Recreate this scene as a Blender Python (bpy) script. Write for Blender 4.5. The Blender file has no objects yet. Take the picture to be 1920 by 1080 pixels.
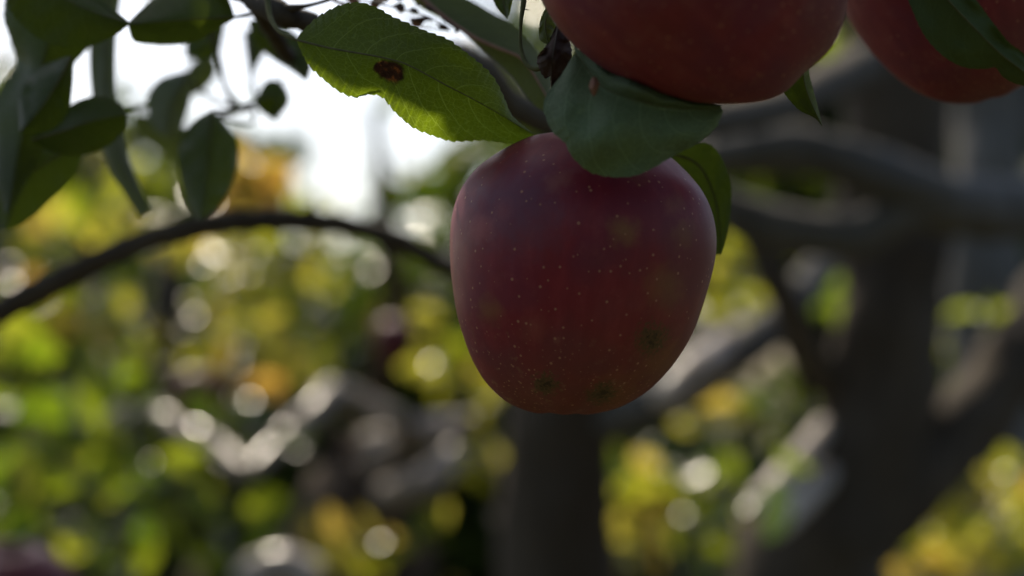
import bpy, bmesh, math, random
from mathutils import Vector, Matrix, noise, Quaternion
R = math.radians
C = bpy.context.scene.collection
SC = bpy.context.scene

# ------------------------------------------------------------------ camera
CAM_Z, PITCH, FPX = 1.5, R(3.4), 2987.0          # focal length in photo pixels (1920 wide)
cam_d = bpy.data.cameras.new('camera')
cam = bpy.data.objects.new('camera', cam_d); C.objects.link(cam)
cam.location = (0, 0, CAM_Z); cam.rotation_euler = (R(90) + PITCH, 0, 0)
cam_d.sensor_width = 36; cam_d.lens = FPX / 1920 * 36
cam_d.clip_start = 0.02; cam_d.clip_end = 800
cam_d.dof.use_dof = True; cam_d.dof.focus_distance = 0.432; cam_d.dof.aperture_fstop = 5.2
SC.camera = cam

# ------------------------------------------------------------------ sky, sun, exposure
SUN_EL, SUN_AZ = R(50), R(-22)                   # azimuth measured from the view direction, + to the right
w = bpy.data.worlds.new('World'); SC.world = w; w.use_nodes = True
nt = w.node_tree; bg = nt.nodes['Background']
sky = nt.nodes.new('ShaderNodeTexSky'); sky.sky_type = 'NISHITA'; sky.sun_disc = False
sky.sun_elevation = SUN_EL; sky.sun_rotation = SUN_AZ
sky.air_density = 1.0; sky.dust_density = 3.0; sky.ozone_density = 1.0
nt.links.new(sky.outputs[0], bg.inputs[0]); bg.inputs[1].default_value = 0.15
sl = bpy.data.lights.new('sun', 'SUN'); sl.energy = 5.0; sl.angle = R(0.53); sl.color = (1, .88, .70)
sun = bpy.data.objects.new('sun', sl); C.objects.link(sun)
SUN = Vector((math.sin(SUN_AZ) * math.cos(SUN_EL), math.cos(SUN_AZ) * math.cos(SUN_EL), math.sin(SUN_EL)))
sun.rotation_euler = SUN.to_track_quat('Z', 'Y').to_euler()
SC.view_settings.view_transform = 'Standard'; SC.view_settings.look = 'None'
SC.view_settings.exposure = 0.3; SC.view_settings.gamma = 1.0
SC.cycles.use_denoising = True; SC.cycles.use_adaptive_sampling = False
SC.cycles.max_bounces = 8; SC.cycles.sample_clamp_indirect = 6

# ------------------------------------------------------------------ helpers
FWD = Vector((0, math.cos(PITCH), math.sin(PITCH))); UP = Vector((0, -math.sin(PITCH), math.cos(PITCH)))
def P(px, py, D):
    return Vector((0, 0, CAM_Z)) + D * (FWD + Vector((1, 0, 0)) * ((px - 960) / FPX) - UP * ((py - 540) / FPX))

def tag(o, label=None, cat=None, group=None, kind=None):
    if label: o['label'] = label
    if cat: o['category'] = cat
    if group: o['group'] = group
    if kind: o['kind'] = kind
    return o
def empty(name, loc, label, cat, group=None):
    o = bpy.data.objects.new(name, None); C.objects.link(o); o.location = loc
    o.empty_display_size = .02
    return tag(o, label, cat, group)
def link(name, verts, faces, mat, parent=None, smooth=True, uv=None, off=None):
    if off is not None: verts = [v - off for v in verts]
    me = bpy.data.meshes.new(name); me.from_pydata([tuple(v) for v in verts], [], faces)
    if uv:
        L = me.uv_layers.new(name='UVMap')
        for lp in me.loops: L.data[lp.index].uv = uv[lp.vertex_index]
    if smooth: me.polygons.foreach_set('use_smooth', [True] * len(me.polygons))
    me.materials.append(mat); me.update()
    o = bpy.data.objects.new(name, me); C.objects.link(o)
    if parent: o.parent = parent
    return o
def catmull(pts, n):
    """pts: list of tuples (any dimension); n samples evenly by chord length"""
    K = len(pts)
    if K == 2: pts = [pts[0], tuple((a + b) / 2 for a, b in zip(*pts)), pts[1]]; K = 3
    dim = len(pts[0])
    ext = [tuple(2 * a - b for a, b in zip(pts[0], pts[1]))] + list(pts) + [tuple(2 * a - b for a, b in zip(pts[-1], pts[-2]))]
    dense = []
    for i in range(K - 1):
        p0, p1, p2, p3 = ext[i:i + 4]
        for k in range(24):
            t = k / 24
            dense.append(tuple(.5 * (2 * p1[d] + (p2[d] - p0[d]) * t + (2 * p0[d] - 5 * p1[d] + 4 * p2[d] - p3[d]) * t * t
                         + (3 * p1[d] - p0[d] - 3 * p2[d] + p3[d]) * t ** 3) for d in range(dim)))
    dense.append(tuple(pts[-1]))
    cum = [0]
    for a, b in zip(dense, dense[1:]): cum.append(cum[-1] + math.dist(a[:2] if dim < 4 else a[:3], b[:2] if dim < 4 else b[:3]))
    out, j = [], 0
    for i in range(n):
        s = cum[-1] * i / (n - 1)
        while j < len(cum) - 2 and cum[j + 1] < s: j += 1
        f = (s - cum[j]) / max(1e-12, cum[j + 1] - cum[j])
        out.append(tuple(a + (b - a) * f for a, b in zip(dense[j], dense[j + 1])))
    return out
class Geo:
    def __init__(s): s.v, s.f, s.uv = [], [], []
    def tube(s, pts, n=None, seg=14, rough=.0, fr=30, seed=0):
        """pts: (x, y, z, radius)"""
        n = n or 12 * len(pts)
        pp = catmull([tuple(p) for p in pts], n); b = len(s.v)
        side = None
        for i, p in enumerate(pp):
            c = Vector(p[:3]); a = Vector(pp[max(0, i - 1)][:3]); d = Vector(pp[min(n - 1, i + 1)][:3])
            t = (d - a).normalized()
            if side is None: side = t.orthogonal().normalized()
            side = (side - t * side.dot(t)).normalized(); o = t.cross(side)
            for k in range(seg):
                an = 2 * math.pi * k / seg; dr = side * math.cos(an) + o * math.sin(an)
                q = c + dr * p[3]
                r = p[3] * (1 + rough * noise.noise(q * fr + Vector((seed, 0, 0))) + .5 * rough * noise.noise(q * fr * 2.7))
                s.v.append(c + dr * r)
        for i in range(n - 1):
            for k in range(seg):
                s.f.append((b + i * seg + k, b + i * seg + (k + 1) % seg, b + (i + 1) * seg + (k + 1) % seg, b + (i + 1) * seg + k))
        s.f.append(tuple(b + k for k in range(seg))[::-1]); s.f.append(tuple(b + (n - 1) * seg + k for k in range(seg)))
        return s
    def leaf(s, pos, ax, nrm, L, W, fold=.25, curl=.15):
        """a small folded, curved leaf: 3 columns x 6 rows"""
        ax = ax.normalized(); sd = ax.cross(nrm).normalized(); nr = sd.cross(ax)
        b = len(s.v)
        for i, (u, wd) in enumerate(((0, .12), (.15, .62), (.38, 1), (.62, .9), (.84, .5), (1, .03))):
            c = pos + ax * (L * u) + nr * (-curl * L * u * u)
            for k in (-1, 0, 1):
                s.v.append(c + sd * (k * wd * W / 2) + nr * (abs(k) * wd * W * .5 * fold))
        for i in range(5):
            for k in range(2):
                a = b + i * 3 + k; s.f.append((a, a + 1, a + 4, a + 3))
    def link(s, name, mat, parent=None, smooth=True):
        off = parent.location if parent else None
        return link(name, s.v, s.f, mat, parent, smooth, None, off)

# ------------------------------------------------------------------ materials
class N:
    def __init__(s, name):
        s.m = bpy.data.materials.new(name); s.m.use_nodes = True; s.t = s.m.node_tree; s.t.nodes.clear()
        s.out = s.n('ShaderNodeOutputMaterial')
    def n(s, ty, **kw):
        x = s.t.nodes.new(ty)
        for k, v in kw.items():
            if k[0] == '_': continue
            setattr(x, k, v)
        return x
    def l(s, a, b):
        s.t.links.new(a, b)
    def set(s, sock, v):
        if isinstance(v, bpy.types.NodeSocket): s.l(v, sock)
        else: sock.default_value = v
    def math(s, op, a, b=0.0, c=None, clamp=False):
        x = s.n('ShaderNodeMath', operation=op, use_clamp=clamp); s.set(x.inputs[0], a); s.set(x.inputs[1], b)
        if c is not None: s.set(x.inputs[2], c)
        return x.outputs[0]
    def ramp(s, fac, stops, interp='LINEAR'):
        x = s.n('ShaderNodeValToRGB'); x.color_ramp.interpolation = interp
        e = x.color_ramp.elements
        while len(e) < len(stops): e.new(.5)
        for q, (p, c) in zip(e, stops): q.position = p; q.color = (*c, 1) if len(c) == 3 else c
        s.set(x.inputs[0], fac); return x.outputs[0]
    def mix(s, f, a, b, blend='MIX'):
        x = s.n('ShaderNodeMix', data_type='RGBA', blend_type=blend)
        s.set(x.inputs[0], f)
        for i, v in ((6, a), (7, b)): s.set(x.inputs[i], (*v, 1) if isinstance(v, tuple) and len(v) == 3 else v)
        return x.outputs[2]
    def noise(s, vec, scale, detail=4, rough=.55):
        x = s.n('ShaderNodeTexNoise'); s.set(x.inputs['Vector'], vec); x.inputs['Scale'].default_value = scale
        x.inputs['Detail'].default_value = detail; x.inputs['Roughness'].default_value = rough; return x.outputs[0]
    def mr(s, v, a, b, c=0., d=1., smooth=True):
        x = s.n('ShaderNodeMapRange', interpolation_type='SMOOTHSTEP' if smooth else 'LINEAR')
        for i, q in enumerate((v, a, b, c, d)): s.set(x.inputs[i], q)
        return x.outputs[0]
    def bump(s, h, strength, dist):
        x = s.n('ShaderNodeBump'); x.inputs['Strength'].default_value = strength; x.inputs['Distance'].default_value = dist
        s.l(h, x.inputs['Height']); return x.outputs[0]
    def principled(s, col, rough, nrm=None, spec=.5, **kw):
        x = s.n('ShaderNodeBsdfPrincipled'); s.set(x.inputs['Base Color'], (*col, 1) if isinstance(col, tuple) else col)
        s.set(x.inputs['Roughness'], rough); x.inputs['Specular IOR Level'].default_value = spec
        if nrm: s.l(nrm, x.inputs['Normal'])
        for k, v in kw.items(): s.set(x.inputs[k.replace('_', ' ')], v)
        return x.outputs[0]
    def done(s, sh): s.l(sh, s.out.inputs[0]); return s.m
    def obj(s): return s.n('ShaderNodeTexCoord').outputs['Object']

def bark(name, c0, c1, sc=18, bump=.004, stretch=.35, rough=.85):
    g = N(name); tc = g.obj()
    mp = g.n('ShaderNodeMapping'); g.l(tc, mp.inputs[0]); mp.inputs['Scale'].default_value = (1, 1, stretch)
    a = g.noise(mp.outputs[0], sc, 6, .65); b = g.noise(tc, sc * .25, 3)
    col = g.ramp(a, [(.3, c0), (.7, c1)])
    col = g.mix(g.mr(b, .45, .75, 0, .45), col, tuple(x * .55 + .03 for x in c1))
    return g.done(g.principled(col, rough, g.bump(a, .8, bump), .25))
def shiny_bark(name, c0, c1):
    g = N(name); tc = g.obj(); a = g.noise(tc, 10, 5, .6); b = g.noise(tc, 14, 3)
    col = g.ramp(a, [(.35, c0), (.65, c1)])
    return g.done(g.principled(col, g.mr(b, .42, .6, .24, .7), g.bump(a, .5, .003), .5))
def foliage(name, refl, trans, tmix=.55, rough=.27):
    """refl / trans: colour ramps over the leaf's own random number"""
    g = N(name); rnd = g.n('ShaderNodeNewGeometry').outputs['Random Per Island']
    tc = g.obj(); nz = g.noise(tc, 60, 2)
    cr = g.mix(g.math('MULTIPLY', nz, .35), g.ramp(rnd, refl), (.05, .07, .02))
    ct = g.ramp(rnd, trans)
    ct = g.mix(g.mr(nz, .35, .8, 0, .4), ct, (.16, .15, .02))
    tr = g.n('ShaderNodeBsdfTranslucent'); g.l(ct, tr.inputs[0])
    mx = g.n('ShaderNodeMixShader'); mx.inputs[0].default_value = tmix
    g.l(g.principled(cr, rough, None, .5), mx.inputs[1]); g.l(tr.outputs[0], mx.inputs[2])
    return g.done(mx.outputs[0])
def leafmat(name, top, glow, tmix=.45, rough=.4, vein=.5, nv=9, spots=(), bumpd=.0004, mott=.3):
    """close leaf; uv = (along, across -1..1)"""
    g = N(name); uvn = g.n('ShaderNodeTexCoord').outputs['UV']
    sp = g.n('ShaderNodeSeparateXYZ'); g.l(uvn, sp.inputs[0]); u, v = sp.outputs[0], sp.outputs[1]
    tc = g.obj(); nz = g.noise(tc, 90, 4); big = g.noise(tc, 35, 3)
    av = g.math('ABSOLUTE', v); sgn = g.math('GREATER_THAN', v, 0)
    t = g.math('MULTIPLY', u, nv); t = g.math('SUBTRACT', t, g.math('MULTIPLY', g.math('POWER', av, 1.5), 2.0))
    t = g.math('ADD', t, g.math('MULTIPLY', sgn, .45)); t = g.math('ADD', t, g.math('MULTIPLY', big, .7))
    d = g.math('ABSOLUTE', g.math('SUBTRACT', g.math('FRACT', t), .5))
    sec = g.mr(d, .462, .49)
    mp = g.n('ShaderNodeMapping'); g.l(uvn, mp.inputs[0]); mp.inputs['Scale'].default_value = (34, 9, 1)
    wob = g.n('ShaderNodeTexNoise'); g.l(mp.outputs[0], wob.inputs['Vector']); wob.inputs['Scale'].default_value = .8
    mv = g.mix(.25, mp.outputs[0], wob.outputs[1], 'ADD')
    vo = g.n('ShaderNodeTexVoronoi', feature='DISTANCE_TO_EDGE'); g.l(mv, vo.inputs['Vector']); vo.inputs['Scale'].default_value = 1.0
    vo2 = g.n('ShaderNodeTexVoronoi', feature='DISTANCE_TO_EDGE'); g.l(mv, vo2.inputs['Vector']); vo2.inputs['Scale'].default_value = 3.1
    ter = g.math('MAXIMUM', g.mr(vo.outputs[0], .06, .015, 0, .6), g.mr(vo2.outputs[0], .10, .02, 0, .28))
    vn = g.math('MAXIMUM', sec, ter); vn = g.math('MULTIPLY', vn, vein)
    ct = g.mix(g.mr(big, .3, .7, 0, mott), top, tuple(x * .55 for x in top))
    ct = g.mix(g.math('MULTIPLY', vn, .6), ct, tuple(min(1, x * 1.9 + .02) for x in top))
    cg = g.mix(g.mr(big, .3, .75, 0, mott), glow, tuple(x * .6 for x in glow))
    cg = g.mix(vn, cg, tuple(min(1, x * 1.7 + .05) for x in glow))
    for (pu, pv, ru, rv) in spots:                       # brown blotches that the leaf really has
        du = g.math('DIVIDE', g.math('SUBTRACT', u, pu), ru); dv = g.math('DIVIDE', g.math('SUBTRACT', v, pv), rv)
        rr = g.math('ADD', g.math('MULTIPLY', du, du), g.math('MULTIPLY', dv, dv))
        fine = g.noise(tc, 420, 3)
        rr = g.math('ADD', rr, g.math('MULTIPLY', g.math('SUBTRACT', fine, .5), 1.1))
        m = g.mr(rr, 1.25, .55)
        br = g.ramp(fine, [(.3, (.012, .004, .003)), (.55, (.045, .017, .009)), (.7, (.22, .07, .015))])
        ct = g.mix(m, ct, br); cg = g.mix(m, cg, br)
    tr = g.n('ShaderNodeBsdfTranslucent'); g.l(cg, tr.inputs[0])
    mx = g.n('ShaderNodeMixShader'); mx.inputs[0].default_value = tmix
    h = g.math('ADD', g.math('MULTIPLY', vn, -1.), nz)
    bp = g.bump(h, .5, bumpd)
    g.l(bp, tr.inputs[1])
    g.l(g.principled(ct, rough, bp, .25), mx.inputs[1]); g.l(tr.outputs[0], mx.inputs[2])
    return g.done(mx.outputs[0])
def apple_skin(name, patches=(), russet=(), olive=(.6, -.2, -.75), rad=.0375, ol=(-.1, .9), red=(.195, .0165, .026)):
    g = N(name); tc = g.obj()
    sp = g.n('ShaderNodeSeparateXYZ'); g.l(tc, sp.inputs[0])
    nb = g.noise(tc, 45, 3); nf = g.noise(tc, 300, 4)
    # vertical flame streaks: noise in angle, stretched along the axis
    ang = g.math('ARCTAN2', sp.outputs[1], sp.outputs[0])
    cx = g.n('ShaderNodeCombineXYZ'); g.l(g.math('COSINE', ang), cx.inputs[0]); g.l(g.math('SINE', ang), cx.inputs[1])
    g.l(g.math('MULTIPLY', sp.outputs[2], 9.), cx.inputs[2])
    st = g.noise(cx.outputs[0], 9, 5, .6)
    col = g.ramp(st, [(.2, tuple(x * .8 for x in red)), (.5, red), (.8, (red[0] * 1.25, red[1] * 1.7, red[2] * 1.4))])
    col = g.mix(g.mr(nb, .35, .65, 0, .6), col, (red[0] * .62, red[1] * .9, red[2] * 1.6)); col = g.mix(g.mr(g.noise(tc, 130, 5, .7), .5, .72, 0, .38), col, (red[0] * 1.3, red[1] * 3.2, red[2] * 2.2))
    dp = g.n('ShaderNodeVectorMath', operation='DOT_PRODUCT'); g.l(tc, dp.inputs[0]); dp.inputs[1].default_value = tuple(x / rad for x in olive)
    om = g.math('ADD', dp.outputs['Value'], g.math('MULTIPLY', g.math('SUBTRACT', nb, .5), 1.1))
    col = g.mix(g.mr(om, ol[0], ol[1], 0, .36), col, (.17, .085, .04))
    fl = g.n('ShaderNodeVectorMath', operation='MULTIPLY'); g.l(tc, fl.inputs[0]); fl.inputs[1].default_value = (1, .4, 1); flat = fl.outputs[0]
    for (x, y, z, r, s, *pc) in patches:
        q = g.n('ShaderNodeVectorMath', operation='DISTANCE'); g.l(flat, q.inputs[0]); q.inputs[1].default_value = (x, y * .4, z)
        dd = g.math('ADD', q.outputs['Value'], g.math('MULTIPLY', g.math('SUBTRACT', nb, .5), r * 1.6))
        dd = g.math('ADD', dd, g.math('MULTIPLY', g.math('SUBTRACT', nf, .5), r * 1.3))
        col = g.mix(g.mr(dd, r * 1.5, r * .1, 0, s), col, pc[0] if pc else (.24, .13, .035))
    # lenticels
    def dots(scale, size, keep):
        vo = g.n('ShaderNodeTexVoronoi'); g.l(tc, vo.inputs['Vector']); vo.inputs['Scale'].default_value = scale
        sc = g.n('ShaderNodeSeparateColor'); g.l(vo.outputs['Color'], sc.inputs[0])
        sz = g.math('MULTIPLY', g.mr(sc.outputs[0], keep, 1., .45, 1., False), size); on = g.math('GREATER_THAN', sc.outputs[0], keep)
        return g.math('MULTIPLY', g.mr(vo.outputs['Distance'], sz, g.math('MULTIPLY', sz, .45)), on)
    d1 = dots(390, .23, .12); d2 = dots(640, .26, .2)
    low = g.mr(sp.outputs[2], -.012, -.03)
    dm = g.math('MAXIMUM', d1, g.math('MULTIPLY', d2, low))
    col = g.mix(g.math('MULTIPLY', dm, .85), col, (.38, .18, .11))
    # fine speckle of the lower end
    fz = g.mr(nf, .58, .7, 0, .35); col = g.mix(g.math('MULTIPLY', fz, g.mr(sp.outputs[2], -.005, -.034)), col, (.30, .17, .09))
    rough = g.mr(nb, .3, .7, .42, .56)
    for (x, y, z, r) in russet:
        q = g.n('ShaderNodeVectorMath', operation='DISTANCE'); g.l(flat, q.inputs[0]); q.inputs[1].default_value = (x, y * .4, z)
        dd = g.math('ADD', q.outputs['Value'], g.math('MULTIPLY', g.math('SUBTRACT', g.noise(tc, 900, 3), .5), r * 2.6))
        col = g.mix(g.mr(dd, r * 1.5, r * .5, 0, .75), col, (.075, .065, .022))
        col = g.mix(g.mr(dd, r * .65, r * .1, 0, .75), col, (.030, .016, .010))
    bp = g.bump(g.math('ADD', g.math('MULTIPLY', nf, .25), g.math('MULTIPLY', dm, .5)), .2, .0003)
    return g.done(g.principled(col, rough, bp, .28))

M = {}
M['bark'] = bark('dark_bark', (.030, .023, .015), (.082, .064, .044))
M['bark_grey'] = bark('grey_bark', (.068, .064, .057), (.155, .148, .135), 14)
M['bark_sunlit'] = shiny_bark('sunlit_smooth_bark', (.09, .07, .054), (.36, .30, .245))  # limbs in the sun: sunlight is put into the paler colour
M['bark_sun_streak'] = shiny_bark('sunlit_bark', (.17, .14, .115), (.52, .45, .38))  # brighter copy: sun streaks on limbs put into the bark colour
M['bark_brown'] = bark('brown_bark', (.03, .021, .014), (.085, .058, .04))
M['twig'] = bark('twig_bark', (.035, .030, .022), (.09, .075, .055), 160, .0005, 1)
M['green_stem'] = bark('green_stem', (.06, .065, .02), (.12, .12, .05), 220, .0002, 1)
M['red_stem'] = bark('reddish_stem', (.26, .14, .10), (.36, .22, .15), 220, .0002, 1)
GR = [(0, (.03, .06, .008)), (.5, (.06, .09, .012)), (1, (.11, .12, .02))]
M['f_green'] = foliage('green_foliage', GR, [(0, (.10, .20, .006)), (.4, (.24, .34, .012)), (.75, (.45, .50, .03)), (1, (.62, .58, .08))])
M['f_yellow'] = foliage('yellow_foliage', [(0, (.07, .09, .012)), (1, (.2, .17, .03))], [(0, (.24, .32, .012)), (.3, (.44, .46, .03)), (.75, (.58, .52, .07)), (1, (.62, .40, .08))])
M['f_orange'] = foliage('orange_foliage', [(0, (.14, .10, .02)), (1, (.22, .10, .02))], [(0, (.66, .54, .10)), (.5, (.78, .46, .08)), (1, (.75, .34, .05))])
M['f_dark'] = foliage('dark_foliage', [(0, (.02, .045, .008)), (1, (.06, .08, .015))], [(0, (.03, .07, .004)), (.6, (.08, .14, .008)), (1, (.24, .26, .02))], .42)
M['f_far'] = foliage('far_foliage', [(0, (.03, .05, .012)), (1, (.09, .09, .03))], [(0, (.10, .16, .015)), (.5, (.24, .26, .03)), (1, (.45, .36, .06))], .5, .5)
M['calyx'] = bark('calyx_brown', (.02, .014, .008), (.07, .05, .03), 300, .0004, 1)

# ------------------------------------------------------------------ ground
def ground():
    g = N('orchard_floor'); tc = g.obj()
    a = g.noise(tc, 2.2, 8, .7); b = g.noise(tc, .35, 3)
    col = g.ramp(a, [(.3, (.03, .026, .016)), (.5, (.055, .05, .022)), (.7, (.05, .07, .02))])
    col = g.mix(g.mr(b, .4, .65, 0, .7), col, (.07, .055, .035))
    m = g.done(g.principled(col, .95, g.bump(a, 1., .05), .1))
    v, f = [], []
    n = 60; S = 150
    for i in range(n + 1):
        for j in range(n + 1):
            x = (i / n * 2 - 1); y = (j / n * 2 - 1)
            x, y = S * x * abs(x) ** 1.2, S * y * abs(y) ** 1.2
            v.append(Vector((x, y, .05 * noise.noise(Vector((x * .5, y * .5, 0))))))
    for i in range(n):
        for j in range(n):
            a0 = i * (n + 1) + j; f.append((a0, a0 + n + 1, a0 + n + 2, a0 + 1))
    tag(link('ground', v, f, m), kind='structure')
ground()

# ------------------------------------------------------------------ trees behind
def px_tube(pts):
    """(px, py, depth, width in photo px) -> tube points"""
    return [(*P(x, y, D), wd * .5 * D / FPX) for x, y, D, wd in pts]
GAPS = [(P(x, y, D), r) for x, y, D, r in [(690, 765, 2.78, .08), (620, 735, 2.72, .10), (575, 765, 2.65, .06), (462, 870, 2.5, .07), (370, 805, 2.6, .07),
    (790, 810, 2.9, .09), (860, 800, 2.9, .08), (790, 895, 2.75, .09), (840, 860, 2.8, .08), (520, 1055, 2.3, .1), (1300, 695, 2.11, .1), (1360, 650, 2.2, .08),
    (1480, 875, 1.95, .09), (1415, 935, 1.95, .08), (1500, 930, 1.92, .08), (1465, 975, 1.92, .08), (600, 130, .44, .02), (660, 150, .44, .015), (790, 190, .435, .02), (820, 230, .435, .022), (720, 140, .435, .012)]]
def in_gap(p, extra=0.):
    """a gap in the leaves through which the sun falls"""
    for c, r in GAPS:
        s_ = (p - c).dot(SUN)
        if s_ > .05 and (p - c - SUN * s_).length < r + extra: return True
    return False
def clump(geo, rng, px, py, rx, ry, D, n, L=.075, spread=None, up=.35, glint=.22):
    c = P(px, py, D); ax, az = rx * D / FPX, ry * D / FPX; ay = spread or min(.5, max(.12, (ax + az) * .6))
    for _ in range(n):
        gl = rng.random() < glint
        while True:
            q = Vector((rng.uniform(-1, 1), rng.uniform(-1, 1), rng.uniform(-1, 1)))
            if q.length < 1: break
        p = c + Vector((q.x * ax, q.y * ay, q.z * az))
        d = Vector((rng.gauss(0, 1), rng.gauss(0, 1), rng.gauss(-.5, .7))).normalized()
        nrm = Vector((rng.gauss(0, .7), rng.gauss(0, .7), rng.gauss(up, .7)))
        if in_gap(p): continue
        if gl:
            nrm = (SUN + (Vector((0, 0, CAM_Z)) - p).normalized()) + Vector((rng.gauss(0, .12), rng.gauss(0, .12), rng.gauss(0, .12)))
            d = d - nrm * (d.dot(nrm) / nrm.length_squared)
        if nrm.cross(d).length < .1: nrm = nrm + Vector((.3, .2, .1))
        l = L * rng.uniform(.65, 1.2) * (.5 if gl else 1)
        geo.leaf(p - d * l * .5, d, nrm, l, l * rng.uniform(.5, .68), rng.uniform(.1, .45), rng.uniform(0, .3))
def ground_at(px, D): 
    p = P(px, 540, D); return Vector((p.x, p.y, 0))

def orchard_tree(seed, base_px, D, label, trunk, limbs, crowns, barkm='bark', limb_mats=None):
    rng = random.Random(seed)
    b = ground_at(base_px, D)
    t = empty('apple_tree', b, label, 'tree')
    tp = px_tube(trunk)
    foot = (b.x, b.y, -.05, tp[-1][3] * 1.7); knee = (b.x * .6 + tp[-1][0] * .4, b.y, tp[-1][2] * .35, tp[-1][3] * 1.1)
    Geo().tube(tp + [knee, foot], 60, 22, .28, 9, seed).link('trunk', M[barkm], t)
    for i, l in enumerate(limbs):
        mm = (limb_mats or {}).get(i, barkm)
        Geo().tube(px_tube(l), 14 * len(l), 14, .22, 16, seed + i).link('limb', M[mm], t)
    for mname, cl in crowns.items():
        g = Geo()
        for c in cl: clump(g, rng, *c)
        g.link('crown', M[mname], t)
    return t

# right dark trunk with the long grey limbs
orchard_tree(11, 1560, 2.1, 'dark thick trunked tree on the right with grey limbs curling across it',
    [(1675, -200, 2.1, 190), (1678, 150, 2.1, 195), (1672, 450, 2.1, 200), (1650, 750, 2.1, 215), (1590, 950, 2.1, 250), (1530, 1120, 2.1, 270)],
    [[(2050, 470, 2.3, 150), (1900, 690, 2.2, 150), (1760, 850, 2.15, 150), (1600, 1010, 2.1, 160)],
     [(1290, 300, 1.55, 60), (1400, 285, 1.55, 90), (1520, 288, 1.56, 96), (1640, 318, 1.58, 100), (1760, 375, 1.62, 108), (1880, 392, 1.7, 112), (2080, 380, 1.9, 120)],
     [(1300, 345, 1.6, 50), (1400, 408, 1.6, 86), (1500, 440, 1.6, 90), (1600, 438, 1.6, 90), (1690, 400, 1.6, 84), (1780, 370, 1.62, 80)],
     [(1420, 440, 2.0, 70), (1470, 560, 2.0, 62), (1530, 680, 2.05, 60), (1600, 800, 2.1, 70)],
     [(1545, 800, 2.06, 36), (1510, 850, 2.0, 46), (1475, 890, 1.95, 50), (1400, 955, 1.86, 36)],
     [(1560, 880, 2.04, 40), (1510, 930, 1.96, 52), (1480, 965, 1.9, 48), (1450, 1000, 1.86, 30)]],
    {'f_yellow': [(1800, 1010, 170, 80, 2.7, 60), (1870, 900, 80, 50, 2.6, 22), (1700, 1050, 90, 50, 2.5, 20)],
     'f_dark': [(1650, -420, 560, 240, 2.15, 420), (1350, -330, 300, 150, 2.3, 90), (1500, 352, 150, 42, 2.6, 80, .075, None, .35, 0.), (1480, -190, 380, 130, 2.75, 170)], 'f_green': [(1860, 590, 36, 44, 2.8, 7), (1555, 545, 34, 50, 3.0, 10), (1470, 740, 60, 50, 3.0, 12), (1450, 930, 50, 50, 1.75, 3), (1520, 860, 30, 30, 1.8, 2), (1900, 980, 90, 110, 3.0, 40), (1570, 70, 40, 45, 3.0, 9)]},  # f_dark clumps above the frame: unseen leaves added to shade the limbs
    'bark', {1: 'bark_grey', 2: 'bark_grey', 4: 'bark_sun_streak', 5: 'bark_sun_streak'})
# grey trunk at the right edge
orchard_tree(12, 1880, 3.4, 'grey trunk standing half hidden at the right edge behind the dark trunk',
    [(1850, -150, 3.4, 120), (1860, 200, 3.4, 135), (1850, 550, 3.4, 140), (1870, 900, 3.4, 150)],
    [[(1860, 300, 3.4, 80), (1960, 160, 3.4, 70), (2050, 0, 3.4, 60)]],
    {'f_dark': [(1900, 250, 120, 90, 3.8, 40), (1800, 700, 120, 110, 4.0, 60)]}, 'bark_grey')
# middle trunk under the hanging apple
orchard_tree(13, 1045, 2.3, 'upright dark trunk directly below the hanging apple',
    [(1075, 430, 2.3, 170), (1060, 620, 2.3, 190), (1048, 800, 2.3, 205), (1045, 1120, 2.3, 215)],
    [[(1070, 790, 2.3, 110), (1180, 770, 2.25, 92), (1290, 730, 2.2, 84), (1380, 665, 2.2, 78), (1470, 590, 2.25, 72), (1560, 480, 2.4, 60)],
     [(1235, 745, 2.06, 46), (1290, 705, 2.1, 62), (1330, 668, 2.16, 62), (1400, 620, 2.25, 40)],
     [(1070, 640, 2.3, 110), (960, 560, 2.35, 80), (900, 500, 2.5, 40)]],
    {'f_dark': [(930, 285, 60, 30, 2.2, 16), (860, 300, 40, 30, 2.4, 8)], 'f_yellow': [(1395, 540, 62, 110, 3.2, 34), (1330, 770, 60, 50, 3.0, 12), (1210, 960, 90, 110, 2.9, 34)],
     'f_green': [(1320, 960, 110, 110, 3.1, 36), (1190, 880, 60, 60, 3.0, 12)]}, 'bark', {0: 'bark_grey', 1: 'bark_sun_streak'})
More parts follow.
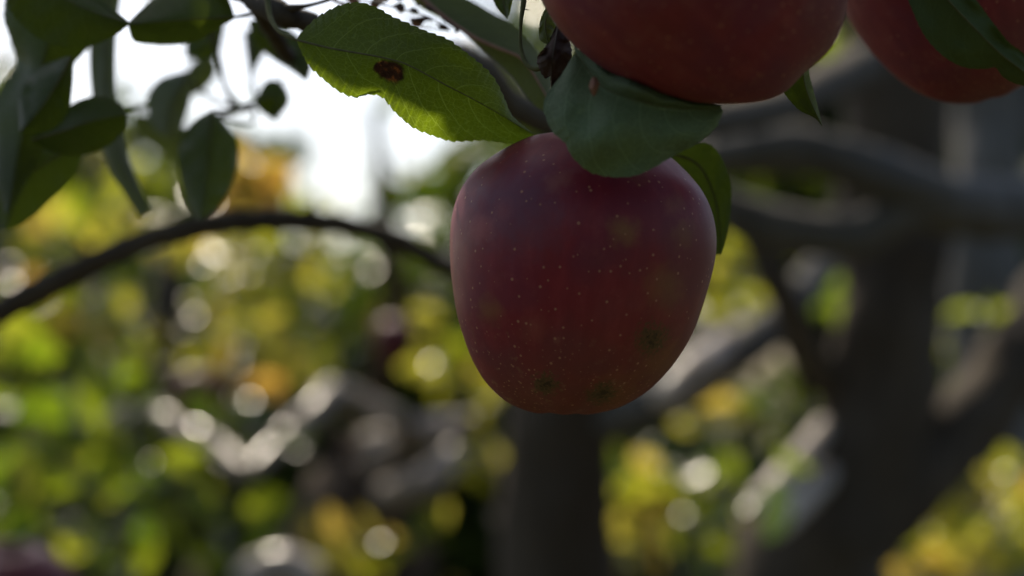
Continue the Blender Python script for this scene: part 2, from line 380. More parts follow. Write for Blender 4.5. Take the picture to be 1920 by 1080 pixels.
# zigzag limbed tree on the left
orchard_tree(14, 640, 3.0, 'leaning tree low on the left with pale sunlit zigzag branch',
    [(700, 860, 3.0, 150), (680, 950, 3.0, 230), (660, 1130, 3.0, 300)],
    [[(700, 880, 2.9, 56), (765, 812, 2.85, 46), (690, 762, 2.78, 46), (625, 738, 2.72, 52), (590, 772, 2.66, 44), (540, 812, 2.62, 42), (505, 850, 2.55, 36), (462, 882, 2.5, 44), (425, 850, 2.55, 34), (370, 815, 2.6, 40), (330, 800, 2.65, 30), (290, 765, 2.7, 28)],
     [(700, 850, 3.0, 90), (790, 815, 2.9, 60), (890, 800, 2.9, 46)],
     [(720, 930, 2.8, 60), (790, 908, 2.75, 66), (860, 850, 2.8, 50)],
     [(460, 1100, 2.3, 80), (520, 1062, 2.3, 76), (590, 1090, 2.3, 70)],
     [(620, 820, 3.0, 70), (700, 900, 3.0, 90)]],
    {'f_yellow': [(860, 705, 90, 60, 3.2, 34), (880, 850, 60, 70, 3.1, 16), (770, 600, 70, 80, 3.4, 16), (650, 1020, 120, 50, 2.6, 16)],
     'f_green': [(400, 870, 60, 40, 2.3, 3), (570, 830, 50, 40, 2.3, 2), (320, 770, 50, 30, 2.3, 3), (530, 970, 70, 60, 2.7, 8), (800, 980, 60, 40, 2.8, 4)]}, 'bark_brown', {0: 'bark_sunlit', 1: 'bark_sunlit', 2: 'bark_sunlit', 3: 'bark_sun_streak'})
# yellowing tree filling the left
orchard_tree(15, 300, 3.4, 'bushy yellowing apple tree filling the left side below the sky gap',
    [(330, 420, 3.5, 50), (310, 600, 3.4, 70), (290, 850, 3.4, 90), (290, 1120, 3.4, 110)],
    [[(310, 640, 3.4, 50), (430, 560, 3.3, 36), (560, 480, 3.2, 22), (640, 400, 3.2, 10)],
     [(300, 700, 3.4, 50), (180, 620, 3.2, 36), (60, 520, 3.0, 20)],
     [(300, 760, 3.4, 50), (430, 720, 3.1, 36), (560, 660, 3.0, 18)],
     [(700, 200, 2.6, 20), (715, 330, 2.7, 30), (740, 560, 3.0, 50), (700, 760, 3.2, 70)]],
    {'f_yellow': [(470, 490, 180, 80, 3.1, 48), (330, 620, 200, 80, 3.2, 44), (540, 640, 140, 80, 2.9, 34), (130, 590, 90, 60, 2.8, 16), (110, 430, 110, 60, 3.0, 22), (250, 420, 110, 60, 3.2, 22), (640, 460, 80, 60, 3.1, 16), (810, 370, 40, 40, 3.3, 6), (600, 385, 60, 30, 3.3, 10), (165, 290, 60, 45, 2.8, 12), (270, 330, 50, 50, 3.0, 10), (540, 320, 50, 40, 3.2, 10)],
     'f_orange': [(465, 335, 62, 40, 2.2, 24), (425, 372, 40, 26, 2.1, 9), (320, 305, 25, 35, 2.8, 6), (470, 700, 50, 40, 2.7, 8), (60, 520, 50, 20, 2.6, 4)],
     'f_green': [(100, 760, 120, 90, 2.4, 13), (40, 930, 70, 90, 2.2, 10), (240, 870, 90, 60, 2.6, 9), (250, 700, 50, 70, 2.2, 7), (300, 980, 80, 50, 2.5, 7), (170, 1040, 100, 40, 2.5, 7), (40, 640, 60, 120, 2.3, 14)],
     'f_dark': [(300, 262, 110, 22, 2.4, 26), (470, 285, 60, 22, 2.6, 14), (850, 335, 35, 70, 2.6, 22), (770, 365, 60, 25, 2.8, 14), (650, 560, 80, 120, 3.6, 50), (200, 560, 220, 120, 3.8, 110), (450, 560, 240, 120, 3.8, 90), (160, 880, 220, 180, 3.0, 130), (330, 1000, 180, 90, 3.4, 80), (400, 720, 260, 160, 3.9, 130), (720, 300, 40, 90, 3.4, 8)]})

# far row
def far_tree(seed, px, D, H, rad, label, n, mat='f_far'):
    rng = random.Random(seed); b = ground_at(px, D)
    t = empty('apple_tree', b, label, 'tree', 'apple trees of the far row')
    Geo().tube([(b.x, b.y, -.05, .14), (b.x + .05, b.y, .6, .10), (b.x - .05, b.y, H * .6, .06), (b.x, b.y, H * .85, .02)], 30, 10, .2, 6, seed).link('trunk', M['bark'], t)
    for k in range(4):
        a = k * 1.7 + seed; e = Vector((math.cos(a), math.sin(a), 0)) * rad * .7
        Geo().tube([(b.x, b.y, H * .4, .06), (b.x + e.x * .5, b.y + e.y * .5, H * .6, .04), (b.x + e.x, b.y + e.y, H * .8, .015)], 20, 8, .2, 8, seed + k).link('limb', M['bark'], t)
    g = Geo(); cs = []
    for _ in range(16):
        a = rng.uniform(0, 6.283); rr = rad * math.sqrt(rng.random()); z = rng.uniform(.25, .93) * H
        f = math.sqrt(max(.1, 1 - ((z / H - .5) / .55) ** 2))
        cs.append(Vector((b.x + rr * f * math.cos(a), b.y + rr * f * math.sin(a), z)))
    for _ in range(n):
        c = rng.choice(cs); p = c + Vector((rng.gauss(0, .3), rng.gauss(0, .3), rng.gauss(0, .22))) * rad / 1.3
        p.z = max(.1, p.z)
        d = Vector((rng.gauss(0, 1), rng.gauss(0, 1), rng.gauss(-.5, .7))).normalized()
        nrm = Vector((rng.gauss(0, .7), rng.gauss(0, .7), rng.gauss(.5, .7)))
        if nrm.cross(d).length < .1: nrm.x += .5
        l = rng.uniform(.09, .16); g.leaf(p, d, nrm, l, l * .62, .25, .2)
    g.link('crown', M[mat], t)
for i, (px, D, H, rad, lab) in enumerate([
    (90, 6.5, 2.62, 1.2, 'far apple tree behind the left edge of the yellowing tree'),
    (400, 7.5, 2.5, 1.3, 'low far apple tree under the sky gap'),
    (880, 7.0, 2.4, 0.9, 'far apple tree between the sky gap and the hanging apple'),
    (1530, 6.0, 3.6, 1.05, 'taller far apple tree behind the middle trunk'),
    (1800, 6.5, 4.0, 1.5, 'tallest far apple tree behind the right dark trunk'),
    (640, 11, 2.45, 1.8, 'far apple tree standing deepest on the left'),
    (1620, 10, 4.6, 1.8, 'far apple tree standing deepest on the right')]):
    far_tree(40 + i, px, D, H, rad, lab, 4200, 'f_far' if px == 640 else 'f_dark')

# ------------------------------------------------------------------ apples
PROF = [(0, -.90), (.05, -.95), (.10, -1.02), (.18, -1.035), (.30, -1.0), (.42, -.945), (.53, -.87), (.625, -.785), (.715, -.67), (.79, -.545), (.872, -.37), (.935, -.16),
        (.975, .04), (.995, .25), (.98, .42), (.93, .58), (.84, .73), (.72, .85), (.58, .955), (.43, 1.03), (.30, 1.02), (.18, .88), (.07, .68), (0, .62)]
def apple(name, px, py, D, Rm, label, mat, rot=(0, 0, 0), lobes=.03, phase=0., prof=PROF, seed=0, stem=None, nu=80, nvv=90, cat='apple', group=None, squash=1.0, lean=0.):
    c = P(px, py, D); t = empty(name, c, label, cat, group)
    t.rotation_euler = rot
    pr = catmull(prof, nvv); v, f = [], []
    for i, (r, z) in enumerate(pr):
        for k in range(nu):
            a = 2 * math.pi * k / nu
            lo = max(0., min(1., (-z - .2) / .7)); hi = max(0., min(1., (z - .4) / .5))
            lob = math.cos(5 * a + phase) + .5 * math.cos(2 * a + seed)
            rr = max(0, r) * (1 + lobes * lo * lob + .35 * lobes * hi * math.cos(3 * a + phase) + .012 * math.cos(2 * a + seed))
            zz = z * squash - lo * lobes * .9 * lob * min(1, r * 2.5) + hi * lobes * .8 * math.cos(2 * a + phase + 1) * min(1, r * 2)
            zz += lean * lo * r * math.cos(a)
            q = Vector((rr * math.cos(a), rr * math.sin(a), zz))
            q *= 1 + .018 * noise.noise(q * 1.6 + Vector((seed * 3.1, 0, 0)))
            v.append(q * Rm)
    for i in range(nvv - 1):
        for k in range(nu):
            f.append((i * nu + k, i * nu + (k + 1) % nu, (i + 1) * nu + (k + 1) % nu, (i + 1) * nu + k))
    link('skin', v, f, mat, t)
    g = Geo()                                             # dried sepals in the basin
    for k in range(5):
        a = k * 1.2566 + .3; e = Vector((math.cos(a), math.sin(a), 0))
        g.leaf(e * .03 * Rm + Vector((0, 0, -.84 * Rm)), e * .8 + Vector((0, 0, -.8)), Vector((0, 0, -1)) + e * .3, .17 * Rm, .09 * Rm, .3, -.3)
    link('calyx', g.v, g.f, M['calyx'], t)
    st = stem or [(0, 0, .55, .035), (.02, .02, .85, .03), (.06, .03, 1.15, .035)]
    g = Geo().tube([tuple(x * Rm for x in p) for p in st], 24, 10, .1, 200); link('stem', g.v, g.f, M['green_stem'], t)
    return t
K0 = .45 / FPX
def loc(px, py, rr=.0375, cx=1087, cy=517):                 # point on the front of the main apple, in its own frame
    x, z = (px - cx) * K0, -(py - cy) * K0
    y = -math.sqrt(max(1e-6, rr * rr - x * x - z * z * .9))
    return tuple(Matrix.Rotation(R(-4), 3, 'X') @ (Matrix.Rotation(R(-6.5), 3, 'Y') @ Vector((x, y, z))))
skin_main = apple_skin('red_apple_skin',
    [(*loc(975, 400), .013, .65, (.11, .045, .075)), (*loc(900, 560), .008, .35, (.16, .04, .055)), (*loc(1155, 455), .0042, .6), (*loc(1262, 458), .0045, .42), (*loc(1245, 405), .0035, .4), (*loc(1240, 548), .006, .42), (*loc(908, 440), .0035, .7, (.30, .07, .07)), (*loc(950, 415), .003, .4, (.28, .06, .06)),  # first patch: waxy bloom with the sky's purple-grey sheen put into the colour
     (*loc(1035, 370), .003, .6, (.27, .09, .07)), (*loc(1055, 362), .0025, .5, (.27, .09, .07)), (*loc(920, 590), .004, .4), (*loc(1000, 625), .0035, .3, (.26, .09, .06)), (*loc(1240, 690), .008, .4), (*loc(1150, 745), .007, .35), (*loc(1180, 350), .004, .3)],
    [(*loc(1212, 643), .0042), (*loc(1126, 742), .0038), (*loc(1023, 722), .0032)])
skin_up = apple_skin('blushed_apple_skin', (), (), (.75, -.3, -.55), .038, (-.05, 1.0), (.19, .027, .036))
skin_bg = apple_skin('dull_red_apple_skin', (), (), (0, 0, -1), .037, (.3, 1.2), (.10, .014, .018))
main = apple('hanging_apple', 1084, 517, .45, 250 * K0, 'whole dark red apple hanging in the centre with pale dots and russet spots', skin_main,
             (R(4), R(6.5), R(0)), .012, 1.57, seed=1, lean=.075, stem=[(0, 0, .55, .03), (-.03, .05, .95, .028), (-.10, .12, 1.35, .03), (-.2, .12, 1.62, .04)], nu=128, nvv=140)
up_ap = apple('hanging_apple', 1310, -80, .40, 285 * .40 / FPX, 'larger blushed red apple cut off by the top edge', skin_up,
              (R(10), R(-52), R(20)), .018, .6, seed=4, nu=112, nvv=120)
rt_ap = apple('hanging_apple', 1800, -42, .50, 222 * .50 / FPX, 'red apple in the top right corner behind a dark green leaf', skin_up,
              (R(14), R(-20), R(0)), .014, 1.4, seed=7, nu=112, nvv=120)
apple('hanging_apple', 15, 1165, 1.15, 135 * 1.15 / FPX, 'blurred dark purple apple in the bottom left corner', skin_bg, (.2, .1, 0), seed=9, nu=48, nvv=50)
apple('hanging_apple', 740, 640, 2.6, .036, 'blurred red apple left of the hanging apple, among yellow leaves', skin_bg, (0, .1, 1), seed=10, nu=32, nvv=36)
apple('hanging_apple', 365, 745, 2.5, .040, 'blurred brownish red apple above the pale zigzag branch', skin_bg, (.1, .1, 2), seed=11, nu=32, nvv=36)

# ------------------------------------------------------------------ close leaves
def leaf3(label, mid, up, lo, D, mat, du=.008, dl=.008, teeth=(34, 2.2), midrib=True, petiole=None, belly=.0, ripple=.0012, nu=150, nv=14,
          stem_mat='green_stem', mid_w=5., holes=None, name='leaf', cat='leaf', group=None, seed=0, twist=0.):
    """three photo polylines (base to tip); D = (depth at base, middle, tip); du / dl = extra depth of the two edges"""
    Ds = catmull([(0., D[0]), (.5, D[1]), (1., D[2])], nu)
    m2, u2, l2 = catmull(mid, nu), catmull(up, nu), catmull(lo, nu)
    base = P(*mid[0], D[0]); t = empty(name, base, label, cat, group)
    V, F, UV, mids = [], [], [], []
    def edge(e, m, i, sgn):
        w = math.dist(e, m)
        if teeth and w > 1e-6:
            n, amp = teeth; u = i / (nu - 1); ph = (u * n + .25 * noise.noise(Vector((u * 9, seed, sgn)))) % 1
            a = amp * (ph ** .7 if ph < .8 else (1 - ph) / .2) * min(1, w / 12.) * (.7 + .6 * noise.noise(Vector((u * 13, seed + 5, sgn))))
            return (e[0] + (e[0] - m[0]) / w * a, e[1] + (e[1] - m[1]) / w * a)
        return e
    for i in range(nu):
        u = i / (nu - 1); s = math.sin(math.pi * u) ** .6 if 0 < u < 1 else 0
        d0 = Ds[i][1]; m = m2[i]; mids.append(P(*m, d0))
        for k in range(-nv, nv + 1):
            f = abs(k) / nv
            e = edge(u2[i] if k > 0 else l2[i], m, i, 1 if k > 0 else -1)
            dd = (du if k > 0 else dl) * s * (f ** 1.25) + belly * math.sin(math.pi * f) * s + twist * k / nv * (u - .5)
            dd += ripple * s * f * noise.noise(Vector((u * 7, k / nv * 2.0, seed + 1.7))) * 2
            q = (m[0] + (e[0] - m[0]) * f, m[1] + (e[1] - m[1]) * f)
            V.append(P(*q, d0 + dd)); UV.append((u, k / nv))
    W = 2 * nv + 1
    for i in range(nu - 1):
        for k in range(W - 1):
            if holes and holes(i / (nu - 1), (k - nv + .5) / nv): continue
            F.append((i * W + k, i * W + k + 1, (i + 1) * W + k + 1, (i + 1) * W + k))
    link('blade', V, F, mat, t, True, UV, base)
    if midrib:
        pts = [(*mids[j], mid_w * .5 * D[0] / FPX * (1 - .8 * j / (nu - 1))) for j in range(0, nu, max(1, nu // 16))]
        Geo().tube(pts, 60, 8, .05, 400).link('midrib', M[stem_mat], t)
    if petiole:
        pts = [(*P(x, y, d), wd * .5 * d / FPX) for x, y, d, wd in petiole] + [(*base, mid_w * .55 * D[0] / FPX)]
        Geo().tube(pts, 40, 8, .08, 300).link('petiole', M[stem_mat], t)
    return t

L_glow = leafmat('backlit_leaf', (.035, .065, .014), (.165, .24, .006), .55, .45, .6, 8, [(.395, -.30, .052, .28), (.355, -.24, .035, .2)])
L_blue = leafmat('bluish_leaf', (.115, .165, .095), (.10, .18, .03), .22, .6, .6, 7, (), .0016, .6)
L_dark = leafmat('dark_leaf', (.036, .058, .012), (.11, .16, .008), .4, .45, .25, 9)
L_mid = leafmat('mid_green_leaf', (.045, .08, .015), (.14, .22, .006), .38, .45, .4, 8)
L_deep = leafmat('deep_green_leaf', (.05, .075, .022), (.05, .08, .006), .14, .6, .25, 9)
L_olive = leafmat('olive_leaf', (.08, .10, .035), (.14, .18, .03), .4, .5, .3, 9)
L_grey = leafmat('grey_green_leaf', (.085, .11, .07), (.16, .2, .04), .35, .5, .2, 9)
L_dry = leafmat('dry_leaf', (.060, .038, .030), (.10, .055, .03), .25, .8, .3, 7, (), .0012, .8)

leaf3('serrated green leaf glowing from behind with a brown spot, left of the hanging apple',
    [(556, 75), (618, 90), (686, 102), (722, 109), (761, 120), (800, 140), (839, 161), (904, 195), (1000, 252)],
    [(556, 74), (574, 52), (600, 31), (626, 16), (652, 8), (678, 6), (707, 16), (733, 31), (761, 44), (800, 60), (839, 75), (873, 99), (904, 125), (928, 151), (946, 187), (962, 219), (1000, 251)],
    [(557, 78), (576, 115), (605, 146), (631, 167), (665, 181), (686, 177), (707, 177), (722, 185), (743, 211), (774, 237), (806, 251), (839, 262), (865, 263), (910, 262), (957, 268), (1001, 254)],
    (.445, .428, .447), L_glow, .006, .014, (32, 5.0), True, [(500, -30, .47, 13), (505, 25, .462, 11), (520, 55, .453, 9), (540, 68, .448, 8)], mid_w=4.5, stem_mat='green_stem', seed=1, nu=330)
leaf3('broad blue-green leaf lying over the top of the hanging apple',
    [(1078, 98), (1093, 117), (1127, 160), (1167, 180), (1227, 197), (1293, 205), (1352, 202)],
    [(1076, 84), (1090, 98), (1127, 116), (1160, 132), (1193, 147), (1260, 176), (1310, 190), (1353, 198)],
    [(1076, 102), (1053, 140), (1032, 167), (1020, 193), (1023, 217), (1037, 247), (1060, 267), (1073, 293), (1100, 318), (1127, 328), (1160, 332), (1193, 328), (1227, 313), (1260, 293), (1308, 268), (1342, 238), (1356, 208)],
    (.410, .398, .408), L_blue, .001, .002, (26, 2.6), True, belly=-.004, seed=2, ripple=.003, mid_w=4, nu=260)
leaf3('half hidden green leaf behind the right shoulder of the hanging apple',
    [(1262, 288), (1310, 310), (1340, 370), (1348, 430), (1350, 478)],
    [(1262, 286), (1300, 271), (1325, 269), (1345, 284), (1362, 318), (1371, 360), (1368, 410), (1361, 450), (1352, 478)],
    [(1262, 290), (1270, 330), (1290, 390), (1315, 440), (1335, 474), (1348, 478)],
    (.475, .475, .472), L_dark, -.004, .004, (22, 2.), True, seed=3)
leaf3('small pointed leaf hanging under the larger apple at the top',
    [(1518, 92), (1508, 120), (1508, 155), (1522, 195), (1542, 236)],
    [(1519, 91), (1516, 113), (1518, 143), (1527, 177), (1535, 207), (1542, 236)],
    [(1517, 93), (1480, 128), (1464, 147), (1467, 167), (1480, 187), (1500, 207), (1527, 221), (1542, 237)],
    (.425, .43, .43), L_dark, .010, .004, (18, 1.5), True, seed=4, mid_w=3)
leaf3('dark green leaf across the apple in the top right corner',
    [(1735, -70), (1770, -10), (1820, 45), (1875, 100), (1920, 135), (1975, 190)],
    [(1760, -75), (1800, -35), (1830, 0), (1862, 43), (1892, 80), (1925, 108), (1976, 188)],
    [(1710, -70), (1698, -20), (1717, 33), (1730, 60), (1750, 87), (1780, 113), (1813, 127), (1847, 129), (1867, 127), (1880, 143), (1900, 155), (1930, 165), (1974, 191)],
    (.41, .408, .415), L_deep, .001, .004, (30, 1.6), True, seed=5, mid_w=5, belly=.001)
leaf3('narrow dark leaf tip hanging from the top edge beside the curved green stem',
    [(938, -70), (940, -20), (950, 34)], [(960, -70), (963, -20), (958, 8), (955, 24), (951, 34)], [(915, -70), (918, -20), (926, 2), (935, 18), (949, 34)],
    (.45, .45, .45), L_dark, .004, .004, (16, 2.), True, seed=6)
leaf3('short olive leaf tucked against the larger apple at its left edge',
    [(1034, 8), (1022, 45), (1028, 82)], [(1036, 8), (1040, 40), (1043, 58), (1036, 74), (1029, 82)], [(1030, 9), (1018, 24), (1011, 48), (1011, 72), (1020, 81), (1027, 83)],
    (.43, .43, .43), L_olive, .004, .002, None, True, seed=7, mid_w=3)
leaf3('shrivelled brown dry leaf beside the tip of the curved green stem',
    [(1048, 42), (1040, 85), (1035, 120), (1034, 166)], [(1050, 42), (1066, 74), (1071, 104), (1064, 133), (1045, 154), (1035, 166)], [(1044, 46), (1026, 83), (1008, 108), (1014, 133), (1024, 147), (1031, 142), (1033, 165)],
    (.43, .42, .425), L_dry, .006, .005, (14, 3), True, ripple=.005, seed=8, stem_mat='twig', mid_w=4, name='dry_leaf')
leaf3('long olive leaf with a pinkish midrib slanting behind the curved green stem',
    [(740, -60), (800, 5), (877, 63), (933, 90), (983, 115), (1034, 196)],
    [(770, -70), (830, -30), (877, -2), (927, 27), (967, 50), (1007, 97), (1032, 140), (1036, 195)],
    [(735, -55), (780, 5), (847, 46), (913, 100), (960, 143), (993, 187), (1020, 207), (1033, 200)],
    (.50, .49, .48), L_olive, .012, .008, (26, 2), True, stem_mat='red_stem', mid_w=12, seed=9)
def lace(u, v):
    a = noise.noise(Vector((u * 13, v * 2.2, 4.2)))
    return a > -.02 and .08 < u < .97 and abs(v) < .93
leaf3('insect eaten brown leaf full of holes at the top edge',
    [(585, -25), (660, -4), (740, 14), (800, 30), (860, 60)], [(585, -30), (660, -30), (740, -16), (800, 5), (862, 56)], [(584, -20), (640, 10), (700, 32), (760, 48), (815, 54), (859, 62)],
    (.50, .49, .49), L_dry, .006, .006, (20, 2), True, holes=lace, seed=10, stem_mat='twig', nu=220)
# darker leaves towards the top left corner
leaf3('pointed dark leaf at the top edge with its tip over the sky gap',
    [(440, 32), (400, 34), (330, 38), (240, 46)], [(440, 30), (420, -15), (370, -40), (315, -22), (272, 12), (239, 44)], [(440, 35), (405, 55), (372, 76), (330, 83), (285, 82), (252, 76), (240, 48)],
    (.50, .495, .49), L_dark, .012, .008, (24, 2.5), True, [(500, 10, .51, 10), (470, 26, .505, 9)], seed=11)
leaf3('broad dark leaf in the top left corner pointing right at the sky gap',
    [(20, -70), (90, -20), (170, 20), (243, 44)], [(30, -90), (110, -70), (180, -10), (215, 20), (244, 43)], [(10, -60), (20, 20), (80, 75), (150, 88), (205, 72), (242, 46)],
    (.49, .485, .48), L_dark, .006, .008, (24, 2.5), True, seed=22)
leaf3('large dark leaf hanging down in the top left corner',
    [(150, -90), (115, 0), (85, 100), (50, 220), (14, 400)], [(180, -90), (195, -10), (178, 70), (135, 125), (112, 190), (80, 280), (18, 400)], [(130, -90), (30, -40), (8, 25), (20, 75), (32, 118), (6, 160), (-14, 220), (-10, 320), (10, 400)],
    (.52, .52, .52), L_dark, .010, .012, (30, 4), True, seed=12, mid_w=5)
leaf3('thin grey-green leaf hanging upright beside the sky gap',
    [(205, -60), (200, 60), (200, 180), (225, 290), (275, 400)], [(235, -60), (219, 60), (219, 180), (240, 290), (285, 396)], [(185, -60), (168, 60), (172, 180), (198, 300), (262, 410)],
    (.57, .57, .56), L_grey, .008, .006, None, True, seed=13)
leaf3('rounded dark leaf low between the large corner leaf and the sky gap',
    [(60, 262), (120, 245), (170, 228), (238, 214)], [(62, 258), (100, 225), (140, 193), (185, 180), (222, 192), (239, 213)], [(62, 265), (100, 285), (150, 292), (200, 275), (230, 245), (240, 216)],
    (.52, .51, .51), L_dark, .01, .008, (20, 2), True, seed=14)
leaf3('near black leaf under the large corner leaf', [(135, 105), (105, 160), (75, 205), (38, 248)], [(138, 105), (135, 165), (125, 215), (90, 246), (40, 249)], [(130, 105), (70, 130), (35, 180), (37, 246)],
    (.50, .50, .50), L_dark, .008, .008, (18, 2), True, seed=15)
leaf3('dark green leaf curving down along the left edge', [(160, 270), (95, 300), (45, 340), (10, 430)], [(162, 273), (140, 330), (90, 380), (50, 415), (12, 432)], [(158, 266), (80, 255), (0, 250), (-25, 350), (6, 430)],
    (.54, .53, .53), L_dark, .01, .006, (20, 2), True, seed=16)
leaf3('dark oval leaf hanging at the foot of the sky gap', [(398, 208), (393, 270), (388, 330), (374, 412)], [(400, 208), (436, 250), (446, 295), (432, 350), (404, 390), (377, 412)], [(394, 208), (356, 235), (335, 280), (338, 330), (352, 378), (372, 412)],
    (.56, .555, .55), L_dark, .012, .010, (20, 2.5), True, [(470, 195, .57, 8), (430, 208, .565, 7)], seed=17)
leaf3('rounded dark leaf in the middle of the sky gap', [(356, 132), (330, 180), (318, 215), (312, 256)], [(358, 132), (358, 175), (350, 215), (332, 248), (313, 257)], [(350, 132), (298, 150), (276, 185), (282, 228), (298, 250), (311, 256)],
    (.62, .62, .62), L_grey, .01, .008, (14, 2), True, seed=18)
leaf3('small dark leaf at the right end of the thin twig in the sky gap', [(478, 190), (505, 182), (522, 190), (516, 226)], [(478, 186), (500, 152), (528, 156), (542, 190), (518, 225)], [(478, 194), (488, 208), (503, 219), (515, 226)],
    (.60, .60, .60), L_dark, .006, .004, (10, 2), True, seed=19)
leaf3('dark leaf folded under the knobbly twig at the stalk of the spotted leaf', [(468, 40), (505, 75), (540, 105), (574, 150)], [(470, 36), (530, 50), (570, 80), (582, 120), (576, 150)], [(466, 44), (482, 80), (510, 108), (545, 130), (572, 151)],
    (.56, .56, .55), L_dark, .006, .006, (12, 4), True, seed=23)
leaf3('dark blurred leaf hanging between the two bright sky lobes by the knobbly twig', [(492, 40), (480, 75), (474, 110), (470, 150)], [(500, 40), (506, 70), (498, 95), (484, 120), (471, 150)], [(484, 40), (462, 62), (462, 95), (466, 125), (469, 150)],
    (.66, .66, .66), L_dark, .006, .004, (8, 3), True, seed=31)
leaf3('dark blurred leaf left of the bright sky lobes under the knobbly twig', [(420, 30), (400, 60), (385, 85), (350, 110)], [(424, 34), (418, 70), (405, 105), (352, 111)], [(412, 28), (380, 50), (350, 75), (348, 108)],
    (.64, .64, .64), L_dark, .006, .004, (8, 3), True, seed=32)
leaf3('wide blurred olive leaf behind the foot of the sky gap', [(250, 215), (290, 240), (340, 265), (420, 290)], [(252, 210), (300, 215), (360, 240), (422, 288)], [(248, 220), (265, 262), (330, 300), (418, 292)],
    (.80, .80, .80), L_olive, .008, .006, None, True, seed=33)
leaf3('pale blurred leaf between the twigs of the sky gap', [(405, 110), (385, 125), (360, 150), (345, 185)], [(406, 110), (408, 138), (385, 170), (347, 186)], [(402, 108), (375, 105), (350, 130), (344, 184)],
    (.75, .75, .75), L_olive, .006, .004, None, True, seed=24)

def twig(label, pts, mat='twig', name='twig', cat='twig', extra=()):
    b = P(*pts[0][:3]); t = empty(name, b, label, cat)
    Geo().tube(px_tube(pts), 14 * len(pts), 10, .2, 150).link('stem', M[mat], t)
    for e in extra: Geo().tube(px_tube(e), 12 * len(e), 8, .2, 150).link('side_shoot', M[mat], t)
    return t
twig('curved green stem hooking down to the dry leaf', [(984, -60, .44, 16), (982, 0, .438, 11), (977, 40, .436, 8.5), (976, 80, .435, 8.5), (983, 112, .433, 9), (1000, 129, .43, 10), (1022, 126, .428, 12)], 'green_stem', 'curved_stem', 'stem',
     [[(979, 18, .437, 4), (986, 18, .437, 3), (992, 18.5, .436, 1)]])
twig('dark knobbly twig at the top edge holding the spotted leaf', [(380, -60, .52, 40), (450, -20, .50, 44), (500, 12, .485, 48), (540, 30, .48, 44), (590, 40, .49, 30)], 'twig', 'twig', 'twig',
     [[(510, 20, .48, 26), (580, 10, .475, 9), (660, -14, .47, 7)], [(540, 25, .49, 34), (600, 60, .52, 40), (690, 110, .58, 44), (800, 105, .65, 50), (890, 120, .72, 64), (960, 195, .8, 66), (1060, 236, .86, 66), (1200, 240, .95, 68), (1350, 222, 1.1, 72), (1480, 190, 1.3, 76), (1620, 120, 1.6, 84)], [(480, 5, .5, 34), (530, 90, .54, 30), (548, 112, .57, 26)]])
twig('thin bent twig crossing the sky gap', [(385, 30, .6, 9), (405, 90, .61, 9), (425, 170, .615, 10), (455, 205, .62, 13), (485, 188, .62, 12), (530, 150, .63, 7)], 'twig', 'twig', 'twig',
     [[(345, 205, .64, 6), (300, 196, .64, 7), (250, 205, .64, 8), (215, 215, .64, 6)], [(460, 60, .66, 8), (468, 120, .65, 8), (476, 170, .63, 8), (485, 190, .62, 8)], [(395, 216, .60, 5), (470, 232, .62, 6), (478, 205, .62, 6)], [(455, 205, .62, 9), (420, 215, .6, 7), (395, 216, .57, 6)], [(450, 205, .62, 8), (400, 185, .63, 7), (345, 145, .63, 7)]])
twig('dark bare branch arching across the left half', [(-80, 625, .74, 50), (0, 583, .74, 50), (100, 532, .74, 50), (200, 482, .74, 48), (300, 443, .75, 46), (400, 420, .76, 44), (520, 412, .78, 42), (640, 422, .8, 40), (740, 448, .84, 38), (850, 505, .9, 36), (1000, 560, 1.0, 34)], 'bark', 'bare_branch', 'branch',
     [[(395, 422, .76, 26), (376, 402, .77, 18), (366, 378, .78, 14), (372, 350, .79, 6)], [(165, 495, .74, 20), (150, 470, .74, 12), (128, 452, .73, 5)], [(560, 412, .785, 18), (585, 388, .79, 11), (590, 370, .80, 4)],
      [(700, 436, .82, 18), (722, 470, .83, 12), (725, 500, .84, 5)], [(300, 445, .75, 40), (312, 440, .75, 52), (326, 436, .75, 40)], [(500, 413, .778, 38), (512, 412, .778, 50), (526, 411, .78, 38)]])
# bud scale on the blue-green leaf
leaf3('tiny tan bud scale stuck on the blue-green leaf', [(1114, 144), (1113, 160), (1112, 180)], [(1118, 144), (1124, 158), (1116, 180)], [(1110, 145), (1104, 162), (1111, 180)],
    (.396, .393, .395), leafmat('bud_scale', (.32, .17, .12), (.1, .05, .03), .15, .8, .2), .002, .002, None, False, nu=24, nv=5, name='bud_scale', cat='bud scale', seed=21)

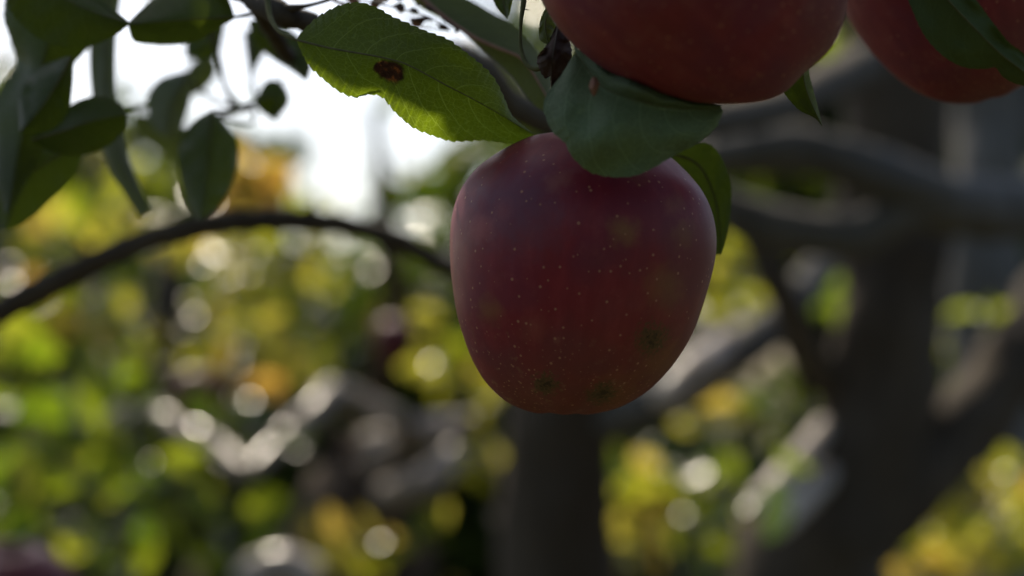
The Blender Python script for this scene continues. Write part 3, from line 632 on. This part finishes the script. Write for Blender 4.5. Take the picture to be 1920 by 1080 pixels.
# ------------------------------------------------------------------ the tree these all hang from: trunk beside the camera, boughs above; unseen crown leaves added for shade
def shade_tree():
    rng = random.Random(5); b = Vector((1.15, 1.0, 0))
    t = empty('apple_tree', b, 'unseen near apple tree with leaves added to shade the hanging apple', 'tree')
    Geo().tube([(1.15, 1.0, -.05, .12), (1.15, 1.0, .8, .08), (1.1, .98, 1.6, .07), (1.0, .95, 2.2, .05)], 40, 16, .25, 9, 3).link('trunk', M['bark'], t)
    for l in ([(1.1, .98, 1.7, .05), (.6, .85, 2.0, .035), (.1, .75, 2.02, .025), (-.5, .72, 1.95, .015)],
              [(1.1, .98, 1.6, .045), (.7, .7, 1.85, .03), (.2, .5, 1.86, .016), (-.2, .45, 1.80, .008)],
              [(1.0, .95, 2.1, .04), (.4, 1.2, 2.5, .03), (-.3, 1.3, 2.6, .015)]):
        Geo().tube(l, 50, 10, .2, 20).link('limb', M['bark'], t)
    g = Geo()
    for _ in range(620):  # unseen leaves added sunward to shade the hanging apple
        tt = rng.uniform(.42, 1.25)
        p = Vector((rng.uniform(-.30, .36), .44, 1.53)) + SUN * tt + Vector((0, 0, rng.uniform(-.06, .16)))
        fz = CAM_Z + p.y * math.tan(PITCH + R(10.6)) + .03
        if p.z < fz or in_gap(p, .036): continue
        d = Vector((rng.gauss(0, 1), rng.gauss(0, 1), rng.gauss(-.4, .6))).normalized()
        nrm = Vector((rng.gauss(0, .6), rng.gauss(.3, .6), rng.gauss(.6, .5)))
        l = rng.uniform(.05, .085); g.leaf(p, d, nrm, l, l * .62, .25, .2)
    for _ in range(2600):  # unseen leaves added over and behind the camera, darkening the front
        p = Vector((rng.uniform(-1.6, 1.8), rng.uniform(-1.9, .3), rng.uniform(1.75, 2.7)))
        if p.y > -.4 and p.z < 1.95 + .2 * abs(p.x): continue
        d = Vector((rng.gauss(0, 1), rng.gauss(0, 1), rng.gauss(-.4, .6))).normalized()
        l = rng.uniform(.06, .10); g.leaf(p, d, Vector((rng.gauss(0, .6), rng.gauss(0, .6), rng.gauss(.6, .5))), l, l * .62, .25, .2)
    for _ in range(900):  # unseen leaves added low behind the camera to break the apple's reflections
        p = Vector((rng.uniform(-2.2, 2.4), rng.uniform(-2.8, -1.5), rng.uniform(.5, 2.2)))
        d = Vector((rng.gauss(0, 1), rng.gauss(0, 1), rng.gauss(-.4, .6))).normalized()
        l = rng.uniform(.06, .11); g.leaf(p, d, Vector((rng.gauss(0, .6), rng.gauss(0, .6), rng.gauss(.6, .5))), l, l * .62, .25, .2)
    for px, py, D, n in [(1810, 50, .41, 260), (1930, 100, .41, 150), (1330, 340, .475, 60), (1510, 150, .43, 160), (900, 80, .49, 60), (1030, 50, .43, 40), (80, 150, .47, 80), (180, 230, .51, 60),
                         (330, 40, .49, 50), (385, 300, .55, 60), (40, 340, .53, 60), (1200, 250, .40, 60), (1100, 250, .40, 60), (600, 420, .78, 50), (300, 445, .75, 50), (60, 560, .74, 50)]:
        for _ in range(n):  # unseen leaf groups added sunward to shade each listed point
            p = P(px, py, D) + SUN * rng.uniform(.42, 1.) + Vector((rng.gauss(0, .05), rng.gauss(0, .05), rng.gauss(0, .05)))
            if p.z < CAM_Z + p.y * math.tan(PITCH + R(10.6)) + .04 or in_gap(p, .03): continue
            d = Vector((rng.gauss(0, 1), rng.gauss(0, 1), rng.gauss(-.4, .6))).normalized()
            l = rng.uniform(.04, .07); g.leaf(p, d, SUN + Vector((rng.gauss(0, .5), rng.gauss(0, .5), rng.gauss(0, .5))), l, l * .62, .25, .2)
    # unseen leaves added to shade the upper half of the spotted leaf
    for px, py, q in [(600, 55, 0), (650, 50, 1), (710, 62, 0), (770, 85, 2), (830, 110, 0), (890, 160, 1), (935, 215, 0), (960, 245, 1), (900, 255, 2)]:
        p = P(px, py, .436) + SUN * (.33 + .03 * q); d = (P(900, 195, .436) - P(600, 90, .436)).normalized()
        g.leaf(p - d * .011, d, SUN, .022, .0125, .05, .0)
    for _ in range(260):  # unseen leaves added to shade the bottom left apple
        p = P(20, 1140, 1.15) + SUN * rng.uniform(.75, 1.5) + Vector((rng.gauss(0, .08), rng.gauss(0, .06), rng.gauss(0, .06)))
        if p.z < CAM_Z + p.y * math.tan(PITCH + R(10.6)) + .03: continue
        d = Vector((rng.gauss(0, 1), rng.gauss(0, 1), rng.gauss(-.4, .6))).normalized()
        l = rng.uniform(.05, .085); g.leaf(p, d, Vector((rng.gauss(0, .6), rng.gauss(.3, .6), rng.gauss(.6, .5))), l, l * .62, .25, .2)
    g.link('crown', M['f_dark'], t)
shade_tree()
